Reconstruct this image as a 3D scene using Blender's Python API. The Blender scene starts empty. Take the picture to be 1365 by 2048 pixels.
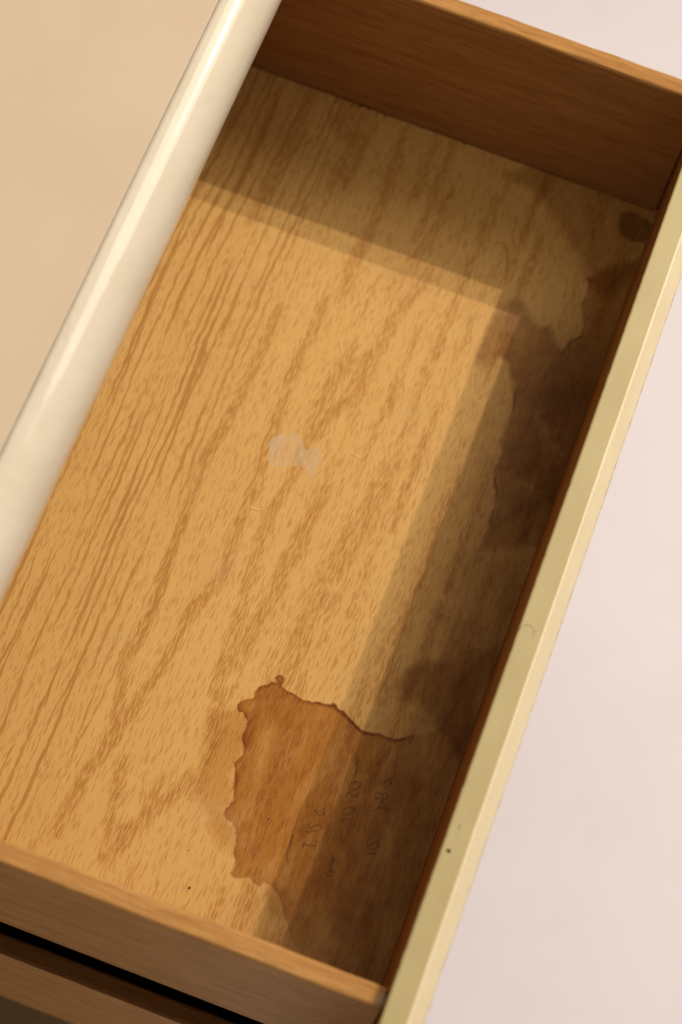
import bpy, bmesh, math, random
import numpy as np
from mathutils import Vector, noise as mnoise

random.seed(7)
scene = bpy.context.scene
COL = scene.collection

# ------------------------------------------------------------------ camera, light, exposure
# World axes: X points out of the dresser (0 = inner face of the open drawer's front),
# Y runs along the drawer's width (0 = inner face of its far side), Z is up (0 = drawer bottom).
cam_data = bpy.data.cameras.new('camera')
cam = bpy.data.objects.new('camera', cam_data)
COL.objects.link(cam)
cam.location = (-0.04260599, -0.80834592, 1.18162321)
cam.rotation_euler = (0.41845184, -0.09652191, 0.34778295)
cam_data.sensor_fit = 'VERTICAL'
cam_data.sensor_height = 36.0
cam_data.lens = 4434.9414 * 36.0 / 2048.0
cam_data.clip_start = 0.05
cam_data.clip_end = 60.0
cam_data.dof.use_dof = True
cam_data.dof.focus_distance = 1.235
cam_data.dof.aperture_fstop = 5.0
scene.camera = cam

world = bpy.data.worlds.new('World')
scene.world = world
world.use_nodes = True
wbg = world.node_tree.nodes['Background']
# bounce light of the room: a pale lit ceiling above, darker walls towards the horizon
wt = world.node_tree
wtc = wt.nodes.new('ShaderNodeTexCoord')
wsep = wt.nodes.new('ShaderNodeSeparateXYZ')
wmap = wt.nodes.new('ShaderNodeMapRange')
wmap.interpolation_type = 'SMOOTHSTEP'
wmap.inputs['From Min'].default_value = -0.15
wmap.inputs['From Max'].default_value = 0.75
wmap.inputs['To Min'].default_value = 0.10
wmap.inputs['To Max'].default_value = 0.46
wt.links.new(wtc.outputs['Generated'], wsep.inputs[0])
wt.links.new(wsep.outputs['Z'], wmap.inputs['Value'])
wt.links.new(wmap.outputs['Result'], wbg.inputs['Strength'])
wbg.inputs['Color'].default_value = (1.0, 0.87, 0.68, 1)

def lamp(name, loc, power, colour, radius):
    d = bpy.data.lights.new(name, 'SPOT')
    d.spot_size = math.radians(48.0)
    d.spot_blend = 1.0
    d.energy = power
    d.color = colour
    d.shadow_soft_size = radius
    o = bpy.data.objects.new(name, d)
    o.location = loc
    o.rotation_euler = (Vector((0.12, -0.52, -0.30)) - Vector(loc)).to_track_quat('-Z', 'Y').to_euler()
    COL.objects.link(o)
    return o

# two ceiling spot lamps aimed at the dresser: their offset shadows cross in the drawer
LZ = 3.3
for kx, ky in ((0.558, 0.788), (0.436, 0.900)):
    lamp('ceiling_lamp', (kx * (LZ - 0.133), ky * (LZ - 0.120), LZ), 318.0, (1.0, 0.88, 0.75), 0.020)

# broad diffused ceiling panel on the same side of the room
pd = bpy.data.lights.new('ceiling_panel', 'AREA')
pd.shape = 'DISK'
pd.size = 1.9
pd.energy = 56.0
pd.color = (1.0, 0.89, 0.74)
po = bpy.data.objects.new('ceiling_panel', pd)
po.location = (1.15, 1.95, 2.75)
po.rotation_euler = (Vector((-0.10, -0.30, 0.0)) - po.location).to_track_quat('-Z', 'Y').to_euler()
COL.objects.link(po)

scene.view_settings.view_transform = 'Standard'
scene.view_settings.look = 'None'
scene.view_settings.gamma = 1.0
scene.view_settings.exposure = 0.0
scene.view_settings.use_curve_mapping = False

# ------------------------------------------------------------------ traced marks (millimetres on the drawer bottom)
STAINS_AND_SHADE = {
    'main': [[-22.3, -381.3], [-25.3, -384.3], [-32.9, -388.7], [-39.4, -392.7], [-44.5, -393.3], [-49.5, -392.1], [-51.5, -394.0], [-56.0, -394.4], [-58.5, -394.7], [-63.3, -392.5], [-68.1, -390.2], [-70.9, -387.8], [-74.8, -388.0], [-76.6, -385.6], [-79.0, -385.5], [-79.0, -387.5], [-86.0, -388.2], [-90.7, -389.8], [-95.9, -390.1], [-100.3, -389.0], [-104.4, -388.6], [-108.1, -387.5], [-109.5, -386.4], [-109.0, -383.4], [-110.2, -381.0], [-112.6, -380.8], [-114.1, -383.3], [-112.3, -385.8], [-114.3, -386.9], [-115.7, -386.8], [-116.8, -389.1], [-119.6, -390.5], [-121.5, -392.6], [-122.3, -395.8], [-121.7, -399.0], [-125.0, -400.8], [-127.4, -403.2], [-128.4, -407.3], [-126.7, -409.5], [-123.6, -409.6], [-121.3, -412.2], [-119.3, -416.3], [-119.6, -421.2], [-118.4, -424.9], [-116.6, -426.9], [-115.7, -432.1], [-117.1, -436.8], [-118.6, -438.7], [-116.8, -442.1], [-114.6, -446.7], [-112.5, -454.0], [-111.1, -460.2], [-112.8, -464.9], [-113.4, -468.4], [-110.9, -470.8], [-107.1, -471.3], [-103.3, -474.5], [-101.6, -480.5], [-100.0, -486.4], [-97.2, -491.9], [-97.0, -495.8], [-97.9, -498.5], [-95.5, -499.8], [-91.4, -498.8], [-87.1, -496.5], [-84.4, -498.7], [-80.4, -499.1], [-79.0, -496.0], [-74.5, -496.1], [-68.4, -500.3], [-61.9, -509.4], [-52.4, -521.1], [-40.8, -531.9], [-4.9, -526.9], [9.3, -510.0], [14.9, -452.0], [9.1, -372.7], [-4.3, -368.2], [-15.1, -375.3]],
    'upper': [[-25.8, -64.3], [-23.2, -68.3], [-22.7, -76.1], [-24.0, -83.9], [-21.3, -88.5], [-18.0, -97.2], [-17.8, -105.7], [-23.1, -112.2], [-27.4, -118.2], [-32.6, -113.4], [-38.7, -105.9], [-43.7, -109.5], [-51.5, -104.2], [-57.3, -98.0], [-65.4, -95.7], [-71.4, -104.0], [-71.5, -111.2], [-73.1, -124.8], [-74.5, -141.0], [-71.2, -150.8], [-64.5, -150.8], [-60.3, -137.8], [-54.3, -140.9], [-47.1, -151.9], [-43.6, -158.7], [-40.7, -171.3], [-40.4, -183.5], [-41.7, -192.2], [-38.6, -196.4], [-38.3, -204.4], [-38.3, -209.7], [-31.9, -213.1], [-23.7, -212.4], [-16.3, -213.3], [-7.5, -218.4], [1.0, -218.8], [8.5, -223.7], [10.5, -169.1], [12.6, -55.2], [12.7, -34.6], [-3.9, -41.7], [-18.2, -52.2]],
    'lowermid': [[-38.3, -209.7], [-37.2, -218.6], [-32.9, -226.2], [-31.4, -236.2], [-31.3, -245.3], [-30.3, -264.4], [10.2, -244.0], [10.6, -222.8], [1.0, -218.8], [-7.5, -218.4], [-16.3, -213.3], [-23.7, -212.4], [-31.9, -213.1]],
    'soft_shade': [[-98.7, -11.8], [-79.9, -17.8], [-63.6, -26.8], [-49.3, -40.4], [-35.0, -54.0], [-26.8, -61.3], [-22.4, -70.0], [-6.1, -72.7], [7.6, -8.0], [2.4, 9.8], [-40.7, 7.3], [-77.9, 7.4]],  # outline of the soft shade in the far front corner
    'corner': [[-21.8, -10.7], [-15.9, -7.2], [-10.0, -7.6], [-4.2, -8.0], [0.0, -11.1], [1.3, -18.3], [-1.3, -25.7], [-9.6, -27.8], [-16.0, -25.7], [-19.4, -22.4]],
    'halo': [[-135.6, -412.6], [-141.0, -417.9], [-140.4, -427.1], [-135.5, -441.6], [-133.7, -455.5], [-131.2, -467.5], [-126.4, -470.6], [-119.6, -472.8], [-115.6, -481.1], [-108.3, -485.0], [-100.6, -484.2], [-103.2, -475.4], [-109.2, -469.5], [-113.2, -466.5], [-112.2, -461.6], [-114.1, -450.8], [-117.9, -439.2], [-115.8, -433.0], [-116.1, -420.6], [-117.9, -411.9], [-127.2, -409.2]],
    'oval': [[-75.6, -495.9], [-65.7, -495.0], [-60.1, -502.3], [-60.7, -510.7], [-67.1, -514.4], [-73.0, -510.3], [-76.5, -502.7]],
    'rightmid': [[-49.4, -364.8], [-52.2, -360.5], [-49.7, -351.4], [-41.7, -345.5], [-32.6, -339.1], [-19.0, -326.9], [1.7, -313.0], [3.7, -342.1], [3.1, -392.6], [-16.3, -379.4], [-22.3, -376.5], [-26.8, -370.4], [-33.9, -367.9], [-40.9, -369.4], [-45.0, -368.3]],
    'residue': [[-169.8, -247.9], [-169.2, -243.6], [-166.3, -239.0], [-163.4, -237.2], [-161.0, -237.9], [-160.0, -235.2], [-156.9, -233.9], [-154.4, -235.7], [-152.2, -238.3], [-149.1, -242.7], [-147.1, -242.4], [-144.3, -239.0], [-141.4, -237.2], [-139.5, -241.0], [-137.9, -243.8], [-135.7, -245.7], [-137.1, -247.4], [-137.7, -250.0], [-137.4, -254.9], [-138.9, -257.8], [-142.2, -257.0], [-144.2, -254.4], [-150.7, -254.8], [-154.0, -256.7], [-157.5, -258.2], [-161.8, -260.5], [-164.6, -261.1], [-166.9, -257.0], [-167.4, -253.7]],
}
TIDES = [
    [[-26.6, -64.6], [-23.2, -68.3], [-22.7, -76.1], [-24.0, -83.9], [-21.3, -88.5], [-18.0, -97.2], [-17.8, -105.7], [-23.1, -112.2], [-25.2, -123.0]],
    [[-43.6, -158.7], [-40.7, -171.3], [-40.4, -183.5], [-41.7, -192.2], [-38.6, -196.4], [-38.3, -204.4], [-38.3, -209.7], [-37.2, -218.6], [-32.9, -226.2], [-31.4, -236.2], [-31.3, -245.3]],
    [[-88.4, -388.9], [-78.5, -386.9], [-67.8, -391.0], [-58.2, -395.6], [-48.8, -394.1], [-39.1, -393.6], [-33.7, -390.3]],
]
BANDS = [
    ([[-195.9, -165.0], [-196.1, -225.6], [-201.1, -271.6], [-200.0, -303.2], [-196.1, -345.2], [-193.8, -378.4], [-198.4, -405.3], [-184.4, -447.7], [-192.2, -475.6], [-193.9, -506.7]], 4.0, 1.0),
    ([[-171.9, -148.8], [-173.7, -206.8], [-170.6, -240.8], [-168.6, -276.0], [-167.6, -304.0], [-164.3, -337.5], [-172.3, -361.1], [-175.8, -396.2], [-180.4, -424.3], [-188.3, -452.7]], 4.0, 0.9),
    ([[-145.1, -174.2], [-150.6, -215.6], [-149.0, -255.3], [-152.8, -283.8], [-151.0, -318.3], [-147.9, -351.2], [-144.9, -383.7], [-137.6, -422.7]], 5.0, 0.8),
    ([[-120.3, -105.9], [-127.7, -131.9], [-133.1, -171.7], [-137.9, -203.1], [-146.1, -224.5]], 5.0, 0.8),
    ([[-135.4, -165.3], [-145.3, -191.6]], 4, 0.6),
    ([[-98.6, -250.9], [-104.1, -287.9], [-109.6, -324.0], [-108.6, -360.0], [-109.7, -389.6]], 9.0, 0.75),
    ([[-129.2, -270.5], [-132.2, -313.0], [-132.8, -340.1], [-136.1, -367.8]], 6.0, 0.8),
    ([[-99.2, -119.8], [-97.7, -171.6], [-96.2, -221.7], [-91.0, -272.2], [-88.1, -315.2], [-83.6, -353.2]], 6.0, 0.45),
    ([[-232.8, -6.8], [-232.0, -63.6], [-233.4, -103.9]], 4.5, 0.8),
    ([[-205.8, -15.6], [-192.7, -28.3], [-193.0, -50.7]], 9.0, 0.9),
    ([[-167.2, -19.2], [-162.4, -61.4], [-164.7, -101.7], [-163.6, -132.0]], 5.0, 0.8),
    ([[-126.9, -38.1], [-126.8, -77.6], [-134.6, -112.0]], 7.0, 0.6),
    ([[-94.7, -24.1], [-97.8, -65.2], [-100.2, -97.3]], 6, 0.5),
    ([[-174.4, -468.5], [-170.6, -488.7], [-164.5, -510.5]], 4.0, 0.9),
    ([[-138.5, -462.0], [-151.1, -482.3], [-158.9, -499.3], [-162.0, -509.5]], 4.5, 0.9),
    ([[-150.2, -462.3], [-156.2, -477.0]], 4, 0.6),
    ([[-98.7, -511.4], [-99.7, -523.6]], 6.0, 0.6),
    ([[-84.5, -502.9], [-82.7, -522.8], [-81.3, -533.9]], 6.0, 0.7),
    ([[-70.4, -430.7], [-69.3, -457.9]], 5, 0.5),
    ([[-138.6, -385.1], [-136.8, -413.2], [-133.5, -437.1]], 6, 0.6),
    ([[-42.0, -213.4], [-41.4, -262.1], [-40.9, -309.4], [-40.9, -335.9]], 4, 0.7),
    ([[-60.0, -235.0], [-58.1, -286.1], [-57.3, -332.7]], 3.5, 0.7),
    ([[-58.4, -303.1], [-57.0, -342.4], [-56.9, -368.4]], 5, 0.7),
    ([[-73.1, -38.8], [-73.6, -78.2]], 4, 0.7),
    ([[-251.7, -10.9], [-251.4, -47.8], [-251.1, -83.9]], 3, 0.8),
    ([[-145.4, -13.8], [-145.7, -42.2]], 6, 0.7),
    ([[-91.5, -414.1], [-92.2, -451.7], [-89.9, -481.2]], 4, 0.7),
]
STROKES = [
    [[-74.3, -446.8], [-73.8, -452.7], [-73.9, -458.1], [-73.6, -464.4], [-73.0, -469.8], [-73.0, -469.4], [-73.0, -474.7], [-71.7, -478.8], [-69.8, -482.0]],
    [[-66.0, -466.0], [-66.1, -470.3]],
    [[-66.4, -468.1], [-63.1, -467.7], [-59.7, -466.7]],
    [[-60.0, -462.6], [-59.7, -466.7], [-59.3, -470.5]],
    [[-68.4, -461.3], [-65.7, -460.6], [-61.7, -458.3]],
    [[-68.5, -456.8], [-66.4, -458.0], [-64.8, -458.8], [-64.5, -456.5], [-62.6, -455.1], [-60.7, -455.4], [-60.5, -457.1], [-61.6, -458.6]],
    [[-66.0, -451.4], [-67.3, -449.7], [-66.9, -448.0], [-65.3, -448.2], [-64.5, -449.7], [-62.9, -449.6], [-61.6, -447.5], [-62.1, -445.2], [-62.9, -445.2]],
    [[-52.4, -447.8], [-49.7, -446.8], [-46.6, -445.0]],
    [[-52.8, -443.0], [-52.1, -441.2], [-49.6, -439.4], [-47.2, -438.8], [-46.6, -440.0], [-47.6, -442.0], [-50.1, -443.9], [-52.0, -444.3], [-52.8, -443.0]],
    [[-49.1, -453.3], [-48.0, -457.2], [-47.2, -461.8]],
    [[-50.3, -436.0], [-48.7, -435.1]],
    [[-53.1, -434.6], [-53.5, -432.8], [-52.5, -431.3], [-51.3, -431.7], [-50.2, -432.6], [-48.5, -432.2], [-47.9, -430.3], [-48.4, -428.9]],
    [[-53.6, -429.6], [-53.8, -426.9], [-52.2, -424.7], [-49.4, -423.9], [-48.4, -424.5], [-48.8, -427.1], [-50.7, -429.0], [-52.8, -429.6], [-53.6, -429.6]],
    [[-55.3, -420.7], [-53.1, -420.9], [-52.4, -419.3], [-53.9, -418.8], [-52.7, -417.7], [-53.9, -416.6], [-53.5, -414.8], [-55.2, -414.9], [-53.7, -413.2], [-55.3, -413.3], [-54.0, -411.7], [-56.0, -411.4], [-55.8, -409.7], [-54.6, -409.4], [-54.4, -410.7]],
    [[-49.1, -479.8], [-48.6, -478.0], [-46.1, -477.4], [-45.5, -479.0], [-48.1, -480.1], [-49.1, -479.8]],
    [[-47.7, -476.2], [-45.8, -476.6], [-48.9, -474.8], [-47.2, -473.5]],
    [[-48.9, -469.8], [-47.1, -469.8], [-48.3, -471.5], [-46.7, -471.8]],
    [[-33.1, -457.2], [-31.9, -455.1], [-29.2, -452.5], [-27.6, -452.8], [-27.5, -454.9], [-29.5, -457.0], [-31.9, -457.6], [-33.1, -457.2]],
    [[-32.5, -460.3], [-30.8, -460.0], [-29.8, -459.3], [-27.9, -459.7], [-27.7, -458.5], [-27.3, -457.1]],
    [[-38.0, -437.2], [-36.0, -435.9], [-35.1, -434.4], [-33.4, -433.2], [-30.4, -432.3], [-29.7, -433.7], [-30.9, -435.6]],
    [[-39.1, -428.8], [-39.1, -427.1], [-37.2, -425.5], [-34.8, -426.0], [-35.2, -428.1], [-37.6, -429.1], [-39.1, -428.8]],
    [[-34.9, -425.7], [-32.9, -423.8], [-31.9, -425.7], [-33.9, -428.8], [-34.0, -430.0], [-32.6, -429.1]],
    [[-39.6, -417.2], [-38.0, -420.1], [-36.3, -418.8], [-34.6, -415.8], [-32.9, -416.6], [-33.2, -419.6], [-34.1, -420.3]],
]
SCRATCHES = [
    [[-156.4, -162.9], [-152.9, -168.9], [-149.2, -175.5]],
    [[-167.4, -290.8], [-162.6, -290.2], [-158.2, -289.4]],
    [[-123.3, -234.7], [-119.1, -235.1], [-115.0, -235.9]],
]
CRACKS = [
    [[-92.3, -63.6], [-87.6, -64.0], [-83.4, -61.4], [-79.2, -67.0], [-76.4, -74.8], [-75.1, -80.8]],
    [[-216.1, -151.3], [-214.3, -153.3]],
    [[-102.3, -384.1], [-101.2, -385.5]],
]
SPECKS = [[-115.3, -513.5, 0.6666666666666666], [-123.4, -494.3, 0.38888888888888884], [-88.9, -462.0, 0.41666666666666663], [-83.5, -511.7, 0.3333333333333333], [-1.2, -37.5, 0.6944444444444444], [-82.6, -120.4, 0.22222222222222224]]
# ------------------------------------------------------------------ node helpers
class G:
    """terse builder for one material's node tree"""
    def __init__(self, name):
        self.mat = bpy.data.materials.new(name)
        self.mat.use_nodes = True
        self.t = self.mat.node_tree
        self.t.nodes.clear()
        self.out = self.t.nodes.new('ShaderNodeOutputMaterial')

    def put(self, sock, v):
        if isinstance(v, bpy.types.NodeSocket):
            self.t.links.new(v, sock)
        elif isinstance(v, (tuple, list)) and len(v) == 3 and sock.type == 'RGBA':
            sock.default_value = (*v, 1)
        else:
            sock.default_value = v

    def m(self, op, a, b=0.0, c=0.0, clamp=False):
        n = self.t.nodes.new('ShaderNodeMath')
        n.operation = op
        n.use_clamp = clamp
        self.put(n.inputs[0], a); self.put(n.inputs[1], b); self.put(n.inputs[2], c)
        return n.outputs[0]

    def step(self, v, lo, hi, a=0.0, b=1.0):
        n = self.t.nodes.new('ShaderNodeMapRange')
        n.interpolation_type = 'SMOOTHSTEP'
        n.clamp = True
        flip = hi < lo
        if flip:
            lo, hi, a, b = hi, lo, b, a
        self.put(n.inputs['Value'], v)
        n.inputs['From Min'].default_value = lo; n.inputs['From Max'].default_value = hi
        n.inputs['To Min'].default_value = a; n.inputs['To Max'].default_value = b
        return n.outputs['Result']

    def xyz(self):
        c = self.t.nodes.new('ShaderNodeTexCoord')
        s = self.t.nodes.new('ShaderNodeSeparateXYZ')
        self.t.links.new(c.outputs['Object'], s.inputs[0])
        return [self.m('MULTIPLY', s.outputs[i], 1000.0) for i in range(3)]      # millimetres

    def vec(self, x, y, z=0.0):
        n = self.t.nodes.new('ShaderNodeCombineXYZ')
        self.put(n.inputs[0], x); self.put(n.inputs[1], y); self.put(n.inputs[2], z)
        return n.outputs[0]

    def noise(self, v, scale=1.0, detail=2.0, rough=0.5, colour=False, dist=0.0):
        n = self.t.nodes.new('ShaderNodeTexNoise')
        self.put(n.inputs['Vector'], v)
        n.inputs['Scale'].default_value = scale
        n.inputs['Detail'].default_value = detail
        n.inputs['Roughness'].default_value = rough
        n.inputs['Distortion'].default_value = dist
        return n.outputs['Color' if colour else 'Fac']

    def voro(self, v, rnd=1.0):
        n = self.t.nodes.new('ShaderNodeTexVoronoi')
        n.voronoi_dimensions = '2D'
        self.put(n.inputs['Vector'], v)
        n.inputs['Scale'].default_value = 1.0
        n.inputs['Randomness'].default_value = rnd
        s = self.t.nodes.new('ShaderNodeSeparateColor')
        self.t.links.new(n.outputs['Color'], s.inputs[0])
        return n.outputs['Distance'], s.outputs[0], s.outputs[1]

    def mix(self, f, a, b, mode='MIX'):
        n = self.t.nodes.new('ShaderNodeMix')
        n.data_type = 'RGBA'
        n.blend_type = mode
        n.clamp_factor = True
        self.put(n.inputs[0], f); self.put(n.inputs[6], a); self.put(n.inputs[7], b)
        return n.outputs[2]

    def attr(self, name):
        n = self.t.nodes.new('ShaderNodeAttribute')
        n.attribute_name = name
        return n.outputs['Fac']

    def bump(self, h, strength, dist):
        n = self.t.nodes.new('ShaderNodeBump')
        n.inputs['Strength'].default_value = strength
        n.inputs['Distance'].default_value = dist
        self.put(n.inputs['Height'], h)
        return n.outputs[0]

    def bsdf(self, col, rough, normal=None, spec=0.5, coat=0.0, coat_rough=0.1, alpha=None):
        n = self.t.nodes.new('ShaderNodeBsdfPrincipled')
        self.put(n.inputs['Base Color'], col)
        self.put(n.inputs['Roughness'], rough)
        n.inputs['Specular IOR Level'].default_value = spec
        n.inputs['Coat Weight'].default_value = coat
        n.inputs['Coat Roughness'].default_value = coat_rough
        if normal is not None:
            self.t.links.new(normal, n.inputs['Normal'])
        if alpha is not None:
            self.put(n.inputs['Alpha'], alpha)
        self.t.links.new(n.outputs[0], self.out.inputs['Surface'])
        return self.mat

# ------------------------------------------------------------------ materials
def oak_print(stained):
    g = G('printed_oak_bottom' + ('_stained' if stained else ''))
    x, y, z = g.xyz()
    d = lambda a, k: g.m('DIVIDE', a, k)
    # slow wander of the grain, stronger in the cathedral part by the dresser
    w1 = g.m('SUBTRACT', g.noise(g.vec(d(x, 120), d(y, 330)), 1, 1), 0.5)
    w2 = g.m('SUBTRACT', g.noise(g.vec(d(x, 22), d(y, 75), 3.0), 1, 2), 0.5)
    xw = g.m('ADD', x, g.m('ADD', g.m('MULTIPLY', w1, 34.0), g.m('MULTIPLY', w2, 7.0)))
    ring = g.attr('ring')            # growth-ring lines of the cathedral part
    fig = g.attr('figure')           # broad bands of the printed oak figure
    rough_b = g.noise(g.vec(d(x, 5), d(y, 26), 3.0), 1, 2.0, 0.6)
    band = g.step(g.m('ADD', fig, g.m('MULTIPLY', g.m('SUBTRACT', rough_b, 0.5), 1.1)), 0.12, 0.80)
    dens = g.m('ADD', 0.25, g.m('MULTIPLY', band, 0.55))
    # short pores: thin lens-shaped dashes along the grain
    xj = g.m('ADD', x, g.m('MULTIPLY', g.m('SUBTRACT', g.noise(g.vec(d(x, 6), d(y, 45)), 1, 1), 0.5), 0.9))
    def pores(kx, ky, off, dn, big):
        dist, r1, r2 = g.voro(g.vec(g.m('ADD', d(xj, kx), off), d(y, ky)))
        size = g.m('ADD', 0.30, g.m('MULTIPLY', r2, big))
        return g.m('MULTIPLY', g.m('LESS_THAN', r1, dn), g.m('MULTIPLY', g.m('SUBTRACT', size, dist), 5.5, clamp=True), clamp=True)
    dash = g.m('MAXIMUM', pores(0.74, 10.0, 0.0, dens, 0.20), pores(0.66, 7.8, 37.3, g.m('MULTIPLY', dens, 0.85), 0.18))
    dash = g.m('MAXIMUM', dash, g.m('MULTIPLY', pores(0.95, 19.0, 71.7, g.m('MULTIPLY', band, 0.55), 0.18), 0.9))
    brk = g.noise(g.vec(d(xj, 0.9), d(y, 7.0), 9.0), 1, 2.0, 0.6)
    thread = g.noise(g.vec(d(xj, 0.6), d(y, 20.0), 31.0), 1, 2.0, 0.6)
    streak = g.step(g.m('ADD', ring, g.m('MULTIPLY', g.m('SUBTRACT', brk, 0.5), 1.5)), 0.34, 0.62)
    streak = g.m('MULTIPLY', streak, g.step(thread, 0.36, 0.58, 0.60, 1.0))
    streak = g.m('MULTIPLY', streak, g.step(ring, 0.20, 0.85, 0.55, 1.0))
    tone = g.noise(g.vec(d(xw, 28), d(y, 160), 2.0), 1, 2)
    base = g.mix(tone, (0.685, 0.432, 0.150), (0.610, 0.355, 0.110))
    base = g.mix(g.m('MULTIPLY', band, 0.40), base, (0.55, 0.285, 0.075))
    fibre = g.noise(g.vec(d(xw, 0.55), d(y, 16), 1.0), 1, 2)
    base = g.mix(g.step(fibre, 0.3, 0.75, 0.0, 0.30), base, (0.55, 0.27, 0.07))
    ink = g.m('MAXIMUM', g.m('MULTIPLY', dash, g.m('ADD', 0.56, g.m('MULTIPLY', band, 0.18))), g.m('MULTIPLY', streak, 0.76))
    col = g.mix(ink, base, (0.36, 0.140, 0.022))
    rough = 0.42
    if stained:
        blot = g.noise(g.vec(d(x, 9), d(y, 34), 4.0), 1, 3, 0.6)
        fine = g.m('SUBTRACT', g.noise(g.vec(d(x, 3.2), d(y, 3.2), 6.0), 1, 3, 0.6), 0.5)
        wave = g.m('SUBTRACT', g.noise(g.vec(d(x, 11), d(y, 11), 12.0), 1, 2, 0.5), 0.5)
        def soak(col, name, tint, strength, soft, jit, rim=None, rimw=4.0, rims=0.8, flat=0.45):
            s = g.attr(name)
            s = g.m('ADD', s, g.m('ADD', g.m('MULTIPLY', fine, jit), g.m('MULTIPLY', wave, jit * 1.6)))
            inside = g.step(s, -soft, soft)
            amt = g.m('MULTIPLY', inside, g.m('MULTIPLY', g.m('ADD', flat, g.m('MULTIPLY', blot, 2 * (1 - flat))), strength), clamp=True)
            col = g.mix(amt, col, tint, 'MULTIPLY')
            if rim:
                r = g.m('MULTIPLY', inside, g.m('MULTIPLY', g.step(s, rimw, 0.0), rims), clamp=True)
                r = g.m('MULTIPLY', r, g.m('MULTIPLY', g.step(wave, -0.22, 0.12, 0.25, 1.0), g.m('MULTIPLY', g.step(y, -500.0, -455.0, 0.15, 1.0), g.step(x, -24.0, -52.0, 0.0, 1.0))))
                col = g.mix(r, col, rim, 'MULTIPLY')
            return col
        # the stains hide part of the printed grain
        wet = g.m('MAXIMUM', g.step(g.attr('main'), -1, 4), g.step(g.attr('upper'), -1, 4))
        plain = g.mix(g.step(fibre, 0.3, 0.75, 0.0, 0.5), (0.66, 0.345, 0.10), (0.46, 0.21, 0.05))
        col = g.mix(g.m('MULTIPLY', wet, 0.10), col, plain)
        col = soak(col, 'halo', (0.74, 0.58, 0.36), 0.75, 4.5, 8.0)
        col = soak(col, 'soft_shade', (0.60, 0.48, 0.36), 0.8, 6.0, 6.0)  # soft shade of the far front corner, painted into the colour
        col = soak(col, 'lowermid', (0.62, 0.50, 0.40), 0.8, 3.5, 4.0)
        col = soak(col, 'rightmid', (0.64, 0.52, 0.39), 0.9, 4.0, 5.0)
        col = soak(col, 'oval', (0.70, 0.60, 0.50), 0.8, 3.0, 3.5)
        col = soak(col, 'corner', (0.50, 0.44, 0.42), 0.95, 1.0, 1.6)
        fade_u = g.step(g.m('ADD', x, g.m('MULTIPLY', wave, 16.0)), -92.0, -48.0, 0.45, 1.0)
        col = soak(col, 'upper', (0.58, 0.455, 0.30), fade_u, 3.2, 4.5, None, 5.0, 0.7, 0.45)
        fade_m = g.m('MULTIPLY', g.step(y, -540.0, -470.0, 0.25, 1.0), g.step(x, -8.0, -55.0, 0.35, 1.0))
        col = soak(col, 'main', (0.60, 0.415, 0.195), fade_m, 0.55, 1.6, (0.60, 0.42, 0.29), 3.2, 0.95, 0.15)
        # broken tide lines left by the drying water
        tl = g.m('ADD', g.attr('tide'), g.m('ADD', g.m('MULTIPLY', fine, 1.8), g.m('MULTIPLY', wave, 1.4)))
        tl = g.m('MULTIPLY', g.step(tl, 1.6, 0.2), g.step(blot, 0.36, 0.58, 0.25, 0.85))
        col = g.mix(tl, col, (0.42, 0.27, 0.18), 'MULTIPLY')
        # stain with shade painted into the colour along drawer front and near corner
        stain_shade = g.step(g.m('ADD', x, g.m('MULTIPLY', wave, 30.0)), -78.0, -12.0)
        stain_shade = g.m('MULTIPLY', stain_shade, g.step(y, -60.0, -150.0))
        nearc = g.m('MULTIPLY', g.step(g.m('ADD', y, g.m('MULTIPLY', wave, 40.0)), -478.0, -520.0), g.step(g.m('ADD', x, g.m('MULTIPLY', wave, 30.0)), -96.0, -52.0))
        stain_shade = g.m('MAXIMUM', stain_shade, g.m('MULTIPLY', nearc, 0.75))
        col = g.mix(g.m('MULTIPLY', stain_shade, g.m('ADD', 0.35, g.m('MULTIPLY', blot, 0.80))), col, (0.30, 0.195, 0.115), 'MULTIPLY')
        # pale dried residue
        s = g.m('ADD', g.attr('residue'), g.m('MULTIPLY', fine, 1.6))
        res = g.m('MULTIPLY', g.step(s, -0.3, 0.5), g.m('ADD', 0.24, g.m('MULTIPLY', g.step(blot, 0.35, 0.65), 0.42)))
        col = g.mix(res, col, (0.56, 0.43, 0.29))
        # faint grey smudges
        sm = g.step(g.noise(g.vec(d(x, 45), d(y, 45), 21.0), 1, 4, 0.6), 0.56, 0.72, 0.0, 0.25)
        col = g.mix(sm, col, (0.52, 0.32, 0.14))
    h = g.m('ADD', g.m('MULTIPLY', dash, -0.6), g.m('MULTIPLY', fibre, 0.3))
    return g.bsdf(col, rough, g.bump(h, 0.10, 0.0002), spec=0.14)

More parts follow.
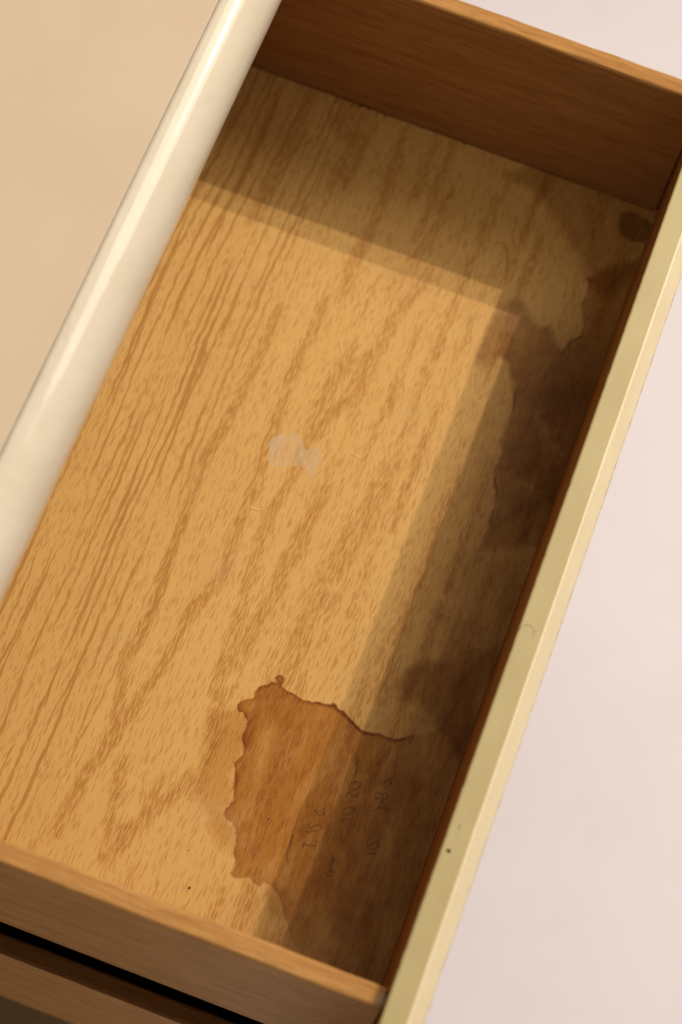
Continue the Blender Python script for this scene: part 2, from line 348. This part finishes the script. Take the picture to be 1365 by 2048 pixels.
def board_wood(name, c1, c2, c3, axis=0, rough=0.5, scale=1.0):
    """plain board: long fine fibres along one axis"""
    g = G(name)
    p = g.xyz()
    along = p[axis]
    a, b = [p[i] for i in range(3) if i != axis]
    d = lambda q, k: g.m('DIVIDE', q, k * scale)
    w = g.m('SUBTRACT', g.noise(g.vec(d(along, 160), d(a, 30), d(b, 30)), 1, 1), 0.5)
    aw = g.m('ADD', a, g.m('MULTIPLY', w, 8.0)); bw = g.m('ADD', b, g.m('MULTIPLY', w, 8.0))
    ring = g.noise(g.vec(d(along, 190), d(aw, 7), d(bw, 7)), 1, 2.5, 0.6)
    fib = g.noise(g.vec(d(along, 26), d(aw, 0.9), d(bw, 0.9)), 1, 2.5, 0.6)
    pore = g.noise(g.vec(d(along, 9), d(aw, 0.55), d(bw, 0.55)), 1, 1.0)
    col = g.mix(g.step(ring, 0.36, 0.66), c1, c2)
    col = g.mix(g.step(fib, 0.42, 0.76, 0.0, 0.85), col, c3)
    col = g.mix(g.step(pore, 0.62, 0.72, 0.0, 0.35), col, c3)
    return g.bsdf(col, rough, g.bump(fib, 0.18, 0.0003), spec=0.06)

def paint(name, c1, c2, rough, bump=0.15, coat=0.0, brush_axis=1, marks=True):
    g = G(name)
    p = g.xyz()
    along = p[brush_axis]
    a, b = [p[i] for i in range(3) if i != brush_axis]
    d = lambda q, k: g.m('DIVIDE', q, k)
    br = g.noise(g.vec(d(along, 26), d(a, 1.1), d(b, 1.1)), 1, 2.5, 0.55)
    blot = g.noise(g.vec(d(along, 40), d(a, 22), d(b, 22)), 1, 3, 0.6)
    lump = g.noise(g.vec(d(along, 14), d(a, 7), d(b, 7), ), 1, 2, 0.5)
    col = g.mix(g.step(blot, 0.30, 0.72), c1, c2)
    col = g.mix(g.step(br, 0.5, 0.8, 0.0, 0.12), col, tuple(k * 0.7 for k in c2))
    if marks:
        dist, r1, r2 = g.voro(g.vec(d(along, 19), g.m('ADD', d(a, 9), d(b, 13))))
        spot = g.m('MULTIPLY', g.m('LESS_THAN', r1, 0.16), g.step(dist, g_small, 0.02))
        col = g.mix(g.m('MULTIPLY', spot, 0.5), col, (0.30, 0.21, 0.11))
    h = g.m('ADD', g.m('MULTIPLY', br, 0.35), g.m('MULTIPLY', lump, 1.0))
    return g.bsdf(col, rough, g.bump(h, bump, 0.0008), spec=0.5 if not coat else 0.05, coat=coat, coat_rough=0.15)
g_small = 0.055

def enamel():
    g = G('glossy_cream_enamel')
    x, y, z = g.xyz()
    d = lambda q, k: g.m('DIVIDE', q, k)
    lump = g.noise(g.vec(d(x, 9), d(y, 11), d(z, 9)), 1, 1.5, 0.45)
    fine = g.noise(g.vec(d(x, 2.2), d(y, 2.8), d(z, 2.2)), 1, 2.0, 0.6)
    big = g.noise(g.vec(d(x, 26), d(y, 55), d(z, 26)), 1, 3.0, 0.6)
    scuff = g.noise(g.vec(d(x, 5), d(y, 16), d(z, 5)), 1, 4.0, 0.7)
    col = g.mix(g.step(big, 0.3, 0.7), (0.715, 0.645, 0.535), (0.68, 0.605, 0.485))
    col = g.mix(g.m('MULTIPLY', g.step(scuff, 0.58, 0.72), g.step(big, 0.42, 0.62, 0.05, 0.40)), col, (0.47, 0.40, 0.29))
    h = g.m('ADD', lump, g.m('MULTIPLY', fine, g.step(big, 0.45, 0.65, 0.04, 0.30)))
    return g.bsdf(col, 0.55, g.bump(h, 0.28, 0.0011), spec=0.06, coat=0.75, coat_rough=0.10)

def laminate():
    g = G('cream_laminate')
    x, y, z = g.xyz()
    n1 = g.noise(g.vec(g.m('DIVIDE', x, 90), g.m('DIVIDE', y, 90)), 1, 3, 0.55)
    n2 = g.noise(g.vec(g.m('DIVIDE', x, 0.8), g.m('DIVIDE', y, 0.8)), 1, 2, 0.5)
    col = g.mix(g.step(n1, 0.3, 0.7), (0.645, 0.525, 0.395), (0.615, 0.495, 0.368))
    col = g.mix(g.step(n2, 0.55, 0.8, 0.0, 0.08), col, (0.50, 0.37, 0.23))
    return g.bsdf(col, 0.38, g.bump(n2, 0.06, 0.0002), spec=0.4)

def floor_mat():
    g = G('pale_floor_paint')
    x, y, z = g.xyz()
    n1 = g.noise(g.vec(g.m('DIVIDE', x, 260), g.m('DIVIDE', y, 260)), 1, 4, 0.55)
    n2 = g.noise(g.vec(g.m('DIVIDE', x, 45), g.m('DIVIDE', y, 45), 4.0), 1, 4, 0.65)
    n3 = g.noise(g.vec(g.m('DIVIDE', x, 9), g.m('DIVIDE', y, 22), 9.0), 1, 3, 0.6)
    col = g.mix(g.step(n1, 0.3, 0.7), (0.715, 0.685, 0.765), (0.685, 0.65, 0.72))
    col = g.mix(g.step(n2, 0.52, 0.78, 0.0, 0.28), col, (0.61, 0.575, 0.62))
    col = g.mix(g.step(n3, 0.66, 0.75, 0.0, 0.22), col, (0.46, 0.41, 0.39))
    return g.bsdf(col, 0.55, g.bump(n2, 0.1, 0.001), spec=0.35)

def edge_mat():
    """thin arris where the paint has worn to the wood in places"""
    g = G('chipped_paint_edge')
    x, y, z = g.xyz()
    n = g.noise(g.vec(g.m('DIVIDE', y, 7.0), g.m('DIVIDE', x, 3.0), g.m('DIVIDE', z, 3.0)), 1, 4, 0.7)
    n2 = g.noise(g.vec(g.m('DIVIDE', y, 60.0), 2.0, 7.0), 1, 2, 0.5)
    worn = g.step(g.m('ADD', n, g.m('MULTIPLY', g.m('SUBTRACT', n2, 0.5), 0.5)), 0.46, 0.60)
    col = g.mix(g.m('MULTIPLY', worn, 0.75), (0.62, 0.50, 0.33), (0.26, 0.17, 0.10))
    return g.bsdf(col, 0.6)

def flat(name, col, rough=0.7, alpha=None):
    g = G(name)
    x, y, z = g.xyz()
    n = g.noise(g.vec(g.m('DIVIDE', x, 1.4), g.m('DIVIDE', y, 1.4), g.m('DIVIDE', z, 1.4)), 1, 3, 0.6)
    c = g.mix(n, tuple(k * 0.8 for k in col), tuple(min(1, k * 1.2) for k in col))
    a = None if alpha is None else g.step(n, 0.25, 0.75, alpha * 0.45, min(1.0, alpha * 1.35))
    return g.bsdf(c, rough, alpha=a, spec=0.25)

M = {
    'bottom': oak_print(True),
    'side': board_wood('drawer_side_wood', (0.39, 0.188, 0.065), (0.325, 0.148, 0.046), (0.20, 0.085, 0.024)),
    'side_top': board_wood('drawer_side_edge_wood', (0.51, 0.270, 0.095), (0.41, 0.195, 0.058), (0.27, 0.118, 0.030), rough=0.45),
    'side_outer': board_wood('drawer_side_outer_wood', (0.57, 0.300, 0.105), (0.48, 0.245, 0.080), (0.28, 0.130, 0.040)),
    'side_edge_shade': board_wood('shaded_side_edge_wood', (0.19, 0.080, 0.024), (0.15, 0.06, 0.018), (0.10, 0.04, 0.012)),  # shade under the upper drawer painted into this edge's wood colour
    'interior_shade': flat('black_interior_shade', (0.012, 0.009, 0.006), 0.95),  # near-black colour paints the deep shade inside the lower drawer
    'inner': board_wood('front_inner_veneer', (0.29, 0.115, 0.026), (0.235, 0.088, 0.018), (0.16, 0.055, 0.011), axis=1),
    'khaki': paint('khaki_cream_paint', (0.465, 0.380, 0.180), (0.435, 0.350, 0.160), 0.5, 0.10),
    'cream': paint('cream_front_paint', (0.79, 0.685, 0.48), (0.76, 0.65, 0.44), 0.45, 0.08),
    'chip': edge_mat(),
    'nosing': enamel(),
    'laminate': laminate(),
    'floor': floor_mat(),
    'carcass': paint('cream_carcass_paint', (0.72, 0.60, 0.40), (0.68, 0.56, 0.36), 0.45, 0.2),
    'pencil': flat('pencil_line', (0.06, 0.045, 0.038), 0.8, 0.36),
    'scratch': flat('pale_scratch', (0.82, 0.62, 0.36), 0.6, 0.55),
    'crack': flat('dark_hairline', (0.12, 0.055, 0.02), 0.8, 0.5),
    'grit': flat('dark_grit', (0.075, 0.035, 0.018), 0.9),
    'nylon': flat('pale_nylon', (0.62, 0.47, 0.29), 0.5),
    'glue': flat('dried_glue', (0.46, 0.34, 0.24), 0.45, 0.75),
    'added_plinth': board_wood('added_plinth_wood', (0.26, 0.175, 0.105), (0.23, 0.15, 0.09), (0.17, 0.11, 0.065), axis=1),
    'joint': flat('dark_joint', (0.06, 0.035, 0.018), 0.9),
}

# ------------------------------------------------------------------ object helpers
def mesh_obj(name, verts, faces, mats, parent=None, loc=(0, 0, 0), face_mat=None, smooth=False):
    me = bpy.data.meshes.new(name)
    me.from_pydata([tuple(v) for v in verts], [], faces)
    for m_ in (mats if isinstance(mats, (list, tuple)) else [mats]):
        me.materials.append(m_)
    if face_mat is not None:
        me.polygons.foreach_set('material_index', face_mat)
    if smooth:
        me.polygons.foreach_set('use_smooth', [True] * len(me.polygons))
    me.update()
    o = bpy.data.objects.new(name, me)
    COL.objects.link(o)
    o.parent = parent
    o.location = loc
    return o

def thing(name, loc, label, cat, group=None):
    o = bpy.data.objects.new(name, None)
    o.empty_display_size = 0.05
    COL.objects.link(o)
    o.location = loc
    o['label'] = label
    o['category'] = cat
    if group:
        o['group'] = group
    return o

def prism(profile, axis, a, b, n, wob=None, seg_mat=None):
    """closed profile (list of 2-D points) run along an axis in n steps; wob(k, i, t) shifts a point"""
    k = len(profile)
    verts, faces, fm = [], [], []
    for j in range(n + 1):
        t = a + (b - a) * j / n
        for i, (p, q) in enumerate(profile):
            if wob:
                dp, dq = wob(i, t)
                p, q = p + dp, q + dq
            verts.append((t, p, q) if axis == 'X' else (p, t, q))
    for j in range(n):
        for i in range(k):
            i2 = (i + 1) % k
            f = [j * k + i, j * k + i2, (j + 1) * k + i2, (j + 1) * k + i]
            faces.append(f)
            fm.append(seg_mat[i] if seg_mat else 0)
    faces.append(list(range(k))); fm.append(seg_mat[-1] if seg_mat else 0)
    faces.append([n * k + i for i in range(k)]); fm.append(seg_mat[-1] if seg_mat else 0)
    return verts, faces, fm

def fix_normals(o):
    bm = bmesh.new()
    bm.from_mesh(o.data)
    bmesh.ops.recalc_face_normals(bm, faces=bm.faces)
    bm.to_mesh(o.data)
    bm.free()
    return o

def box(name, lo, hi, mat, parent=None, loc=(0, 0, 0), bev=0.001):
    bm = bmesh.new()
    bmesh.ops.create_cube(bm, size=1.0)
    for v in bm.verts:
        v.co = Vector([(lo[i] + hi[i]) / 2 + v.co[i] * (hi[i] - lo[i]) for i in range(3)])
    if bev:
        bmesh.ops.bevel(bm, geom=list(bm.edges), offset=bev, segments=2, affect='EDGES', profile=0.6)
    me = bpy.data.meshes.new(name)
    bm.to_mesh(me)
    bm.free()
    me.materials.append(mat)
    o = bpy.data.objects.new(name, me)
    COL.objects.link(o)
    o.parent = parent
    o.location = loc
    return o

def ribbons(name, lines, width, z, mat, parent, loc, taper=True):
    """thin flat strokes lying on the drawer bottom (one part made of several strokes)"""
    verts, faces = [], []
    for line in lines:
        P = [Vector((a / 1000, b / 1000)) for a, b in line]
        # smooth the polyline
        pts = []
        for i in range(len(P) - 1):
            p0 = P[max(i - 1, 0)]; p1 = P[i]; p2 = P[i + 1]; p3 = P[min(i + 2, len(P) - 1)]
            for s in range(5):
                t = s / 5
                pts.append(0.5 * ((2 * p1) + (p2 - p0) * t + (2 * p0 - 5 * p1 + 4 * p2 - p3) * t * t + (3 * p1 - p0 - 3 * p2 + p3) * t ** 3))
        pts.append(P[-1])
        base = len(verts)
        n = len(pts)
        for i, p in enumerate(pts):
            d = pts[min(i + 1, n - 1)] - pts[max(i - 1, 0)]
            if d.length < 1e-9:
                d = Vector((1, 0))
            nrm = Vector((-d.y, d.x)).normalized()
            w = width * (0.75 + 0.5 * random.random()) * 0.5
            if taper:
                w *= min(1.0, 0.35 + 2.5 * min(i, n - 1 - i) / n)
            verts.append((*(p + nrm * w), z)); verts.append((*(p - nrm * w), z))
        for i in range(n - 1):
            q = base + 2 * i
            faces.append([q, q + 1, q + 3, q + 2])
    return mesh_obj(name, verts, faces, mat, parent, loc)

# ------------------------------------------------------------------ floor
FZ = -0.66
n = 40
fv = [(-3 + 6 * i / n, -3 + 6 * j / n, FZ) for j in range(n + 1) for i in range(n + 1)]
ff = [[j * (n + 1) + i, j * (n + 1) + i + 1, (j + 1) * (n + 1) + i + 1, (j + 1) * (n + 1) + i] for j in range(n) for i in range(n)]
fl = mesh_obj('floor', fv, ff, M['floor'])
fl['kind'] = 'structure'

# ------------------------------------------------------------------ dresser
TOP = 0.180                     # top surface
X_IN, X_OUT = -0.2715, -0.2458  # seam and outer silhouette of the rounded edging
Y_FAR, Y_NEAR = 0.100, -0.680
X_BACK = -0.760
base = Vector((-0.50, -0.29, FZ))
dresser = thing('dresser', base, 'cream dresser with laminate top and glossy rounded edging, its drawers pulled open', 'dresser')
L = -base
R = X_OUT - X_IN
prof = []                       # (outward offset, z)
for i in range(15):
    a = math.pi / 2 * i / 14
    prof.append((R * math.sin(a), TOP - R + R * math.cos(a)))
r2 = 0.012
zb = TOP - 0.042
for i in range(7):
    a = math.pi / 2 * i / 6
    prof.append((R - r2 + r2 * math.cos(a), zb + r2 - r2 * math.sin(a)))
prof.append((0.0, zb))
# edging: sweep round front and both ends with mitred corners
def edging_path():
    pts = []
    def add(p0, p1, m0, m1, k):
        for i in range(k + 1):
            t = i / k
            pts.append((p0[0] + (p1[0] - p0[0]) * t, p0[1] + (p1[1] - p0[1]) * t, m0 if i == 0 else (m1 if i == k else None), (m0, m1)))
    return pts
ev, ef = [], []
yf, yn = Y_FAR - R, Y_NEAR + R
stations = []
for i in range(13):
    stations.append(((X_BACK + (X_IN - X_BACK) * i / 12, yf), (0, 1) if i < 12 else (1, 1)))
for i in range(1, 160):
    stations.append(((X_IN, yf + (yn - yf) * i / 160), (1, 0)))
for i in range(13):
    stations.append(((X_IN + (X_BACK - X_IN) * i / 12, yn), (1, -1) if i == 0 else (0, -1)))
k = len(prof)
for (px, py), (dx, dy) in stations:
    for (o_, z_) in prof:
        # hand-painted edging is a little uneven
        wv = 0.00045 * (mnoise.noise((px * 9, py * 9, z_ * 20)) + 0.6 * mnoise.noise((px * 34, py * 34, 3 + z_ * 30)))
        f_ = o_ / R
        ev.append((px + dx * (o_ + wv * f_), py + dy * (o_ + wv * f_), z_ + wv * (1 - f_) * (0.0 if o_ == 0 else 1)))
for j in range(len(stations) - 1):
    for i in range(k):
        i2 = (i + 1) % k
        ef.append([j * k + i, j * k + i2, (j + 1) * k + i2, (j + 1) * k + i])
ef.append(list(range(k))); ef.append([(len(stations) - 1) * k + i for i in range(k)])
nos = fix_normals(mesh_obj('rounded_edging', ev, ef, M['nosing'], dresser, L, smooth=True))
nos['label'] = 'glossy cream painted rounded edging along the dresser top'
top = box('top_panel', (X_BACK, yn + 0.00015, TOP - 0.040), (X_IN - 0.00015, yf - 0.00015, TOP - 0.0001), M['laminate'], dresser, L, 0.0002)
top['label'] = 'flat cream laminate top panel'
ZB = TOP - 0.0425
CF = -0.268                     # face of the carcass, under the overhang
box('side_panel', (X_BACK + .01, 0.050, FZ + .0705), (CF, 0.070, ZB), M['carcass'], dresser, L)
box('side_panel', (X_BACK + .01, -0.650, FZ + .0705), (CF, -0.630, ZB), M['carcass'], dresser, L)
box('back_panel', (X_BACK + .002, -0.649, FZ + .0708), (X_BACK + .0095, 0.069, ZB - .001), M['carcass'], dresser, L)
box('rail', (CF - .02, -0.6295, -0.078), (CF, 0.0495, -0.062), M['carcass'], dresser, L)
box('lower_panel', (CF - .018, -0.6295, FZ + .0708), (CF - .001, 0.0495, -0.292), M['carcass'], dresser, L)

box('added_plinth', (X_BACK + .03, -0.760, FZ + .0005), (-0.105, 0.180, FZ + 0.070), M['added_plinth'], dresser, L, 0.003)  # invented dark board, added to darken the shaded patch beside the drawers

# ------------------------------------------------------------------ drawers
H, HB, T = 0.120, -0.008, 0.0114       # side height, its lower edge, thickness
W = 0.5543
HF, FB = 0.133, -0.0745                # front: top and lower edge
DEPTH = -0.415
FA, FO, FC = 0.0129, 0.0206, 0.0095    # flat of the top edge, outer face, drop of the chamfer

dbase = Vector((-0.20, -0.28, HB))
drawer = thing('drawer', dbase, 'open upper drawer with oak print bottom, brown water stains and pencil writing', 'drawer', 'dresser drawers pulled open')
DL = -dbase

# bottom with the distance to each stain or shade outline stored on its vertices
def build_bottom():
    xs = np.concatenate([np.linspace(DEPTH + .002, -0.31, 12)[:-1], np.linspace(-0.31, -0.0002, 400)])
    ys = np.linspace(-W + 0.0010, -0.0010, 420)
    Xg, Yg = np.meshgrid(xs, ys)
    nx, ny = len(xs), len(ys)
    P = np.stack([Xg.ravel(), Yg.ravel()], 1)
    sag = -0.0006 * np.sin(np.clip((P[:, 0] - DEPTH) / -DEPTH, 0, 1) * math.pi)
    co = np.column_stack([P, sag])
    # underside edge ring for thickness
    idx = np.arange(nx * ny).reshape(ny, nx)
    quads = np.stack([idx[:-1, :-1], idx[:-1, 1:], idx[1:, 1:], idx[1:, :-1]], -1).reshape(-1, 4)
    ring = np.concatenate([idx[0, :], idx[1:, -1], idx[-1, -2::-1], idx[-2:0:-1, 0]])
    low = co[ring].copy(); low[:, 2] = -0.0035
    nb = len(co)
    m_ = len(ring)
    a = np.arange(m_); b = (a + 1) % m_
    skirt = np.stack([ring[b], ring[a], nb + a, nb + b], -1)
    co = np.vstack([co, low])
    me = bpy.data.meshes.new('bottom_panel')
    faces = [*map(list, np.vstack([quads, skirt]).tolist()), [nb + i for i in range(m_)][::-1]]
    me.from_pydata(co.tolist(), [], faces)
    mm = co[:, :2] * 1000
    for name, poly in STAINS_AND_SHADE.items():
        q = np.array(poly)
        best = np.full(len(mm), 1e9)
        inside = np.zeros(len(mm), bool)
        lo, hi = q.min(0) - 25, q.max(0) + 25
        near = np.all((mm > lo) & (mm < hi), 1)
        pts = mm[near]
        bst = np.full(len(pts), 1e9); ins = np.zeros(len(pts), bool)
        for i in range(len(q)):
            p0, p1 = q[i], q[(i + 1) % len(q)]
            e = p1 - p0
            t = np.clip(((pts - p0) @ e) / max(e @ e, 1e-9), 0, 1)
            dd = pts - p0 - t[:, None] * e
            bst = np.minimum(bst, (dd * dd).sum(1))
            c = (p0[1] > pts[:, 1]) != (p1[1] > pts[:, 1])
            with np.errstate(divide='ignore', invalid='ignore'):
                xc = p0[0] + (pts[:, 1] - p0[1]) / (p1[1] - p0[1]) * e[0]
            ins ^= c & (pts[:, 0] < xc)
        sd = np.full(len(mm), -25.0)
        sd[near] = np.where(ins, 1, -1) * np.sqrt(bst)
        at = me.attributes.new(name, 'FLOAT', 'POINT')
        at.data.foreach_set('value', sd.astype(np.float32))
    bst = np.full(len(mm), 1e9)
    for line in TIDES:
        q = np.array(line)
        for p0, p1 in zip(q[:-1], q[1:]):
            e = p1 - p0
            t = np.clip(((mm - p0) @ e) / max(e @ e, 1e-9), 0, 1)
            dd = mm - p0 - t[:, None] * e
            bst = np.minimum(bst, (dd * dd).sum(1))
    at = me.attributes.new('tide', 'FLOAT', 'POINT')
    at.data.foreach_set('value', np.sqrt(bst).astype(np.float32))
    # printed oak figure: thin ring lines by the dresser, broad soft bands elsewhere
    rng = np.random.default_rng(11)
    def wob1(v, step, seed):
        c = np.random.default_rng(seed).normal(size=400)
        u = v / step + 150.0
        i = np.floor(u).astype(int); f_ = u - i
        f_ = f_ * f_ * (3 - 2 * f_)
        return c[i % 400] * (1 - f_) + c[(i + 1) % 400] * f_
    X_, Y_ = mm[:, 0], mm[:, 1]
    ring = np.zeros(len(mm))
    shared = 2.2 * wob1(Y_, 150.0, 1)
    pos, i = -330.0, 0
    while pos < -165.0:
        taper = np.clip((-165.0 - pos) / 45.0, 0.25, 1.0)
        cx = pos + shared + 1.3 * wob1(Y_, 80.0, 20 + i) + 0.34 * wob1(Y_, 9.0, 90 + i)
        wd = (0.85 + 0.50 * rng.random()) * (1 + 0.30 * wob1(Y_, 35.0, 160 + i))
        am = taper * np.clip(0.74 + 0.36 * wob1(Y_, 55.0, 230 + i), 0.0, 1.0)
        ring = np.maximum(ring, am * np.exp(-((X_ - cx) / np.clip(wd, 0.5, 3.0)) ** 2))
        pos += 3.6 + 4.0 * rng.random()
        i += 1
    fig = np.zeros(len(mm))
    for line, sg, am in BANDS:
        q = np.array(line)
        bs = np.full(len(mm), 1e9)
        for p0, p1 in zip(q[:-1], q[1:]):
            e = p1 - p0
            t = np.clip(((mm - p0) @ e) / max(e @ e, 1e-9), 0, 1)
            dd = mm - p0 - t[:, None] * e
            dd[:, 1] *= 0.35
            bs = np.minimum(bs, (dd * dd).sum(1))
        fig = np.maximum(fig, am * np.exp(-bs / (sg * sg)))
    # minor bands across the rest of the sheet
    for i in range(9):
        cx = -150 + 17 * i + 5 * rng.random() + 3.0 * wob1(Y_, 120.0, 300 + i)
        fig = np.maximum(fig, np.clip(0.28 + 0.42 * wob1(Y_, 60.0, 340 + i), 0, 0.8) * np.exp(-((X_ - cx) / 4.0) ** 2))
    for nm_, val in (('ring', ring), ('figure', fig)):
        at = me.attributes.new(nm_, 'FLOAT', 'POINT')
        at.data.foreach_set('value', val.astype(np.float32))
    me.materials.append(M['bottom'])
    o = bpy.data.objects.new('bottom_panel', me)
    COL.objects.link(o)
    o.parent = drawer
    o.location = DL
    return o
bottom = build_bottom()
bottom['label'] = 'oak print drawer bottom with brown water stains'
Z0 = (0, 0, 0)
# sub-parts lie on the panel
hand = ribbons('handwriting', STROKES, 0.00085, 0.00018, M['pencil'], bottom, Z0)
hand['label'] = 'faint pencil handwriting on the stained drawer bottom'
for s_ in SCRATCHES:
    ribbons('scratch', [s_], 0.00055, 0.00014, M['scratch'], bottom, Z0)
for s_ in CRACKS:
    ribbons('hairline_crack', [s_], 0.00036, 0.00016, M['crack'], bottom, Z0)
def grain_of_grit(x_, y_, z_, r_, parent, loc=Z0):
    bm = bmesh.new()
    bmesh.ops.create_icosphere(bm, subdivisions=2, radius=1.0)
    sx, sy = random.uniform(.75, 1.3), random.uniform(.75, 1.3)
    for v in bm.verts:
        v.co *= 1 + 0.35 * mnoise.noise(v.co * 1.7 + Vector((x_ * 900, y_ * 900, 0)))
        v.co = Vector((x_ + v.co.x * r_ * sx, y_ + v.co.y * r_ * sy, z_ + v.co.z * r_ * 0.45))
    me = bpy.data.meshes.new('grit')
    bm.to_mesh(me); bm.free()
    me.materials.append(M['grit'])
    o = bpy.data.objects.new('grit', me)
    COL.objects.link(o); o.parent = parent; o.location = loc
    return o
for (a_, b_, r_) in SPECKS:
    grain_of_grit(a_ / 1000, b_ / 1000, 0.0, r_ / 1000 * 0.85, bottom)
for q in range(16):             # crumbs caught along the far joint
    grain_of_grit(random.uniform(-0.25, -0.01), -random.uniform(.0012, .004), 0.0, random.uniform(.0003, .0008), bottom)

def side_profile(y_in, y_out):
    """rounded top edge; from inner bottom round to outer bottom"""
    s = 1 if y_out > y_in else -1
    r = 0.0021
    pts = [(y_in, HB), (y_in, H - r)]
    for i in range(1, 6):
        a = math.pi / 2 * i / 5
        pts.append((y_in + s * (r - r * math.cos(a)), H - r + r * math.sin(a)))
    for i in range(0, 5):
        a = math.pi / 2 * i / 5
        pts.append((y_out - s * (r - r * math.sin(a)), H - r + r * math.cos(a)))
    pts.append((y_out, H - r)); pts.append((y_out, HB))
    return pts

def make_side(y_in, y_out, root, loc, seed, edge='side_top'):
    p = side_profile(y_in, y_out)
    kk = len(p)
    sm = [0] + [1] * (kk - 3) + [2, 0]
    def wob(i, t):
        if i in (0, kk - 1):
            return 0, 0
        n_ = mnoise.noise((t * 60, seed, i * .3)) * 0.00022 + mnoise.noise((t * 260, seed + 4, i)) * 0.00012
        return n_, n_
    v, f, fm = prism(p, 'X', DEPTH, -0.0010, 130, wob, sm)
    fm[-1] = 0; fm[-2] = 0
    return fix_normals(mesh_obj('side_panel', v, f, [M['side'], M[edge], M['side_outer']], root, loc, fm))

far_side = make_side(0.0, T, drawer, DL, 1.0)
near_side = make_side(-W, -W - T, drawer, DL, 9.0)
for y0_, y1_ in ((T * .35, T * .9), (-W - T * .6, -W - T * .1)):     # tongues that close the corner joints
    box('joint_tongue', (-0.0012, y0_, HB + .002), (0.0, y1_, H - .003), M['joint'], drawer, DL, 0.0002)
back = box('back_panel', (DEPTH - .011, -W - T, HB), (DEPTH - .0004, T, H - .004), M['side'], drawer, DL, .001)

def make_front(root, loc, seed):
    p = [(0.0, FB), (0.0, HF - 0.0010), (0.0004, HF - 0.0003), (0.0011, HF),
         (FA - 0.0006, HF), (FA + 0.0005, HF - 0.0005),
         (FO - 0.0004, HF - FC + 0.0004), (FO, HF - FC - 0.0002), (FO, FB)]
    sm = [1, 0, 0, 0, 3, 2, 4, 2, 2]        # inner veneer, khaki edge, arris, cream chamfer, chipped arris, face, bottom
    idx = {0: 1, 1: 0}
    mats = [M['khaki'], M['inner'], M['cream'], M['cream'], M['chip']]
    def wob(i, t):
        if i in (0, 8):
            return 0, 0
        a1 = mnoise.noise((t * 35, seed, 0.0)); a2 = mnoise.noise((t * 160, seed, 5.0)); a3 = mnoise.noise((t * 420, seed, 8.0))
        if i in (1, 2, 3):
            return 0.00018 * a2 + 0.00012 * a3, 0.0001 * a1
        if i in (4, 5):
            nick = max(0.0, a3 - 0.45) * 0.0016
            return 0.00025 * a1 + 0.00015 * a3 - nick, 0.0001 * a1 - nick * 0.15
        return 0.00022 * a1 + 0.00012 * a2 + 0.00004 * a3, 0.0001 * a1
    v, f, fm = prism(p, 'Y', -0.640, 0.058, 640, wob, sm)
    fm[-1] = 2; fm[-2] = 2
    o = fix_normals(mesh_obj('front_panel', v, f, mats, root, loc, fm))
    o['label'] = 'painted drawer front with khaki top edge and paler chamfer'
    return o
front = make_front(drawer, DL, 2.0)

# marks on the painted front edge
grain_of_grit(0.0040, -0.4837, HF - 0.0001, 0.0010, front)
ribbons('scratch', [[[5.6, -468.6], [4.9, -470.0], [5.3, -471.8]]], 0.0006, HF + 0.00025, M['crack'], front, Z0)
ribbons('curled_hair', [[[0.6, -361.2], [1.7, -358.0], [3.6, -356.4], [5.6, -356.4], [7.6, -357.6], [8.4, -359.6], [8.0, -362.2]]], 0.00032, HF + 0.0003, M['crack'], front, Z0)

# nylon guide under the near side, and a blob of dried glue where the side meets the front
def peg(root, loc):
    bm = bmesh.new()
    bmesh.ops.create_cone(bm, cap_ends=True, segments=20, radius1=0.0022, radius2=0.0034, depth=0.016)
    for v in bm.verts:
        v.co += Vector((-0.0655, -W - T * 0.45, HB - 0.0079))
    me = bpy.data.meshes.new('guide_peg')
    bm.to_mesh(me); bm.free()
    me.materials.append(M['nylon'])
    o = bpy.data.objects.new('guide_peg', me)
    COL.objects.link(o); o.parent = root; o.location = loc
    return o
peg(drawer, DL)
def glue(root, loc):
    bm = bmesh.new()
    bmesh.ops.create_icosphere(bm, subdivisions=3, radius=1.0)
    for v in bm.verts:
        v.co *= 1 + 0.3 * mnoise.noise(v.co * 1.5)
        v.co = Vector((-0.0018 + v.co.x * .0022, -W - T * .62 + v.co.y * .0034, H + v.co.z * .0008))
    me = bpy.data.meshes.new('glue_blob')
    bm.to_mesh(me); bm.free()
    me.materials.append(M['glue'])
    o = bpy.data.objects.new('glue_blob', me)
    COL.objects.link(o); o.parent = root; o.location = loc
    return o
glue(drawer, DL)

# the drawer below, pulled out a little less
drop = Vector((-0.024, 0.0, -0.2101))
lower = thing('drawer', dbase + drop, 'lower drawer, its plain wooden side in shade beneath the upper drawer', 'drawer', 'dresser drawers pulled open')
make_side(-W, -W - T, lower, DL, 5.0, 'side_edge_shade')
for src in (far_side, back, front):
    c = src.copy()
    COL.objects.link(c)
    c.parent = lower
    c.location = DL
    if src is front:
        c['label'] = 'lower painted drawer front'
box('bottom_panel', (DEPTH + .001, -W + .0008, -.0035), (-.001, -.0008, 0.0), M['interior_shade'], lower, DL, 0)
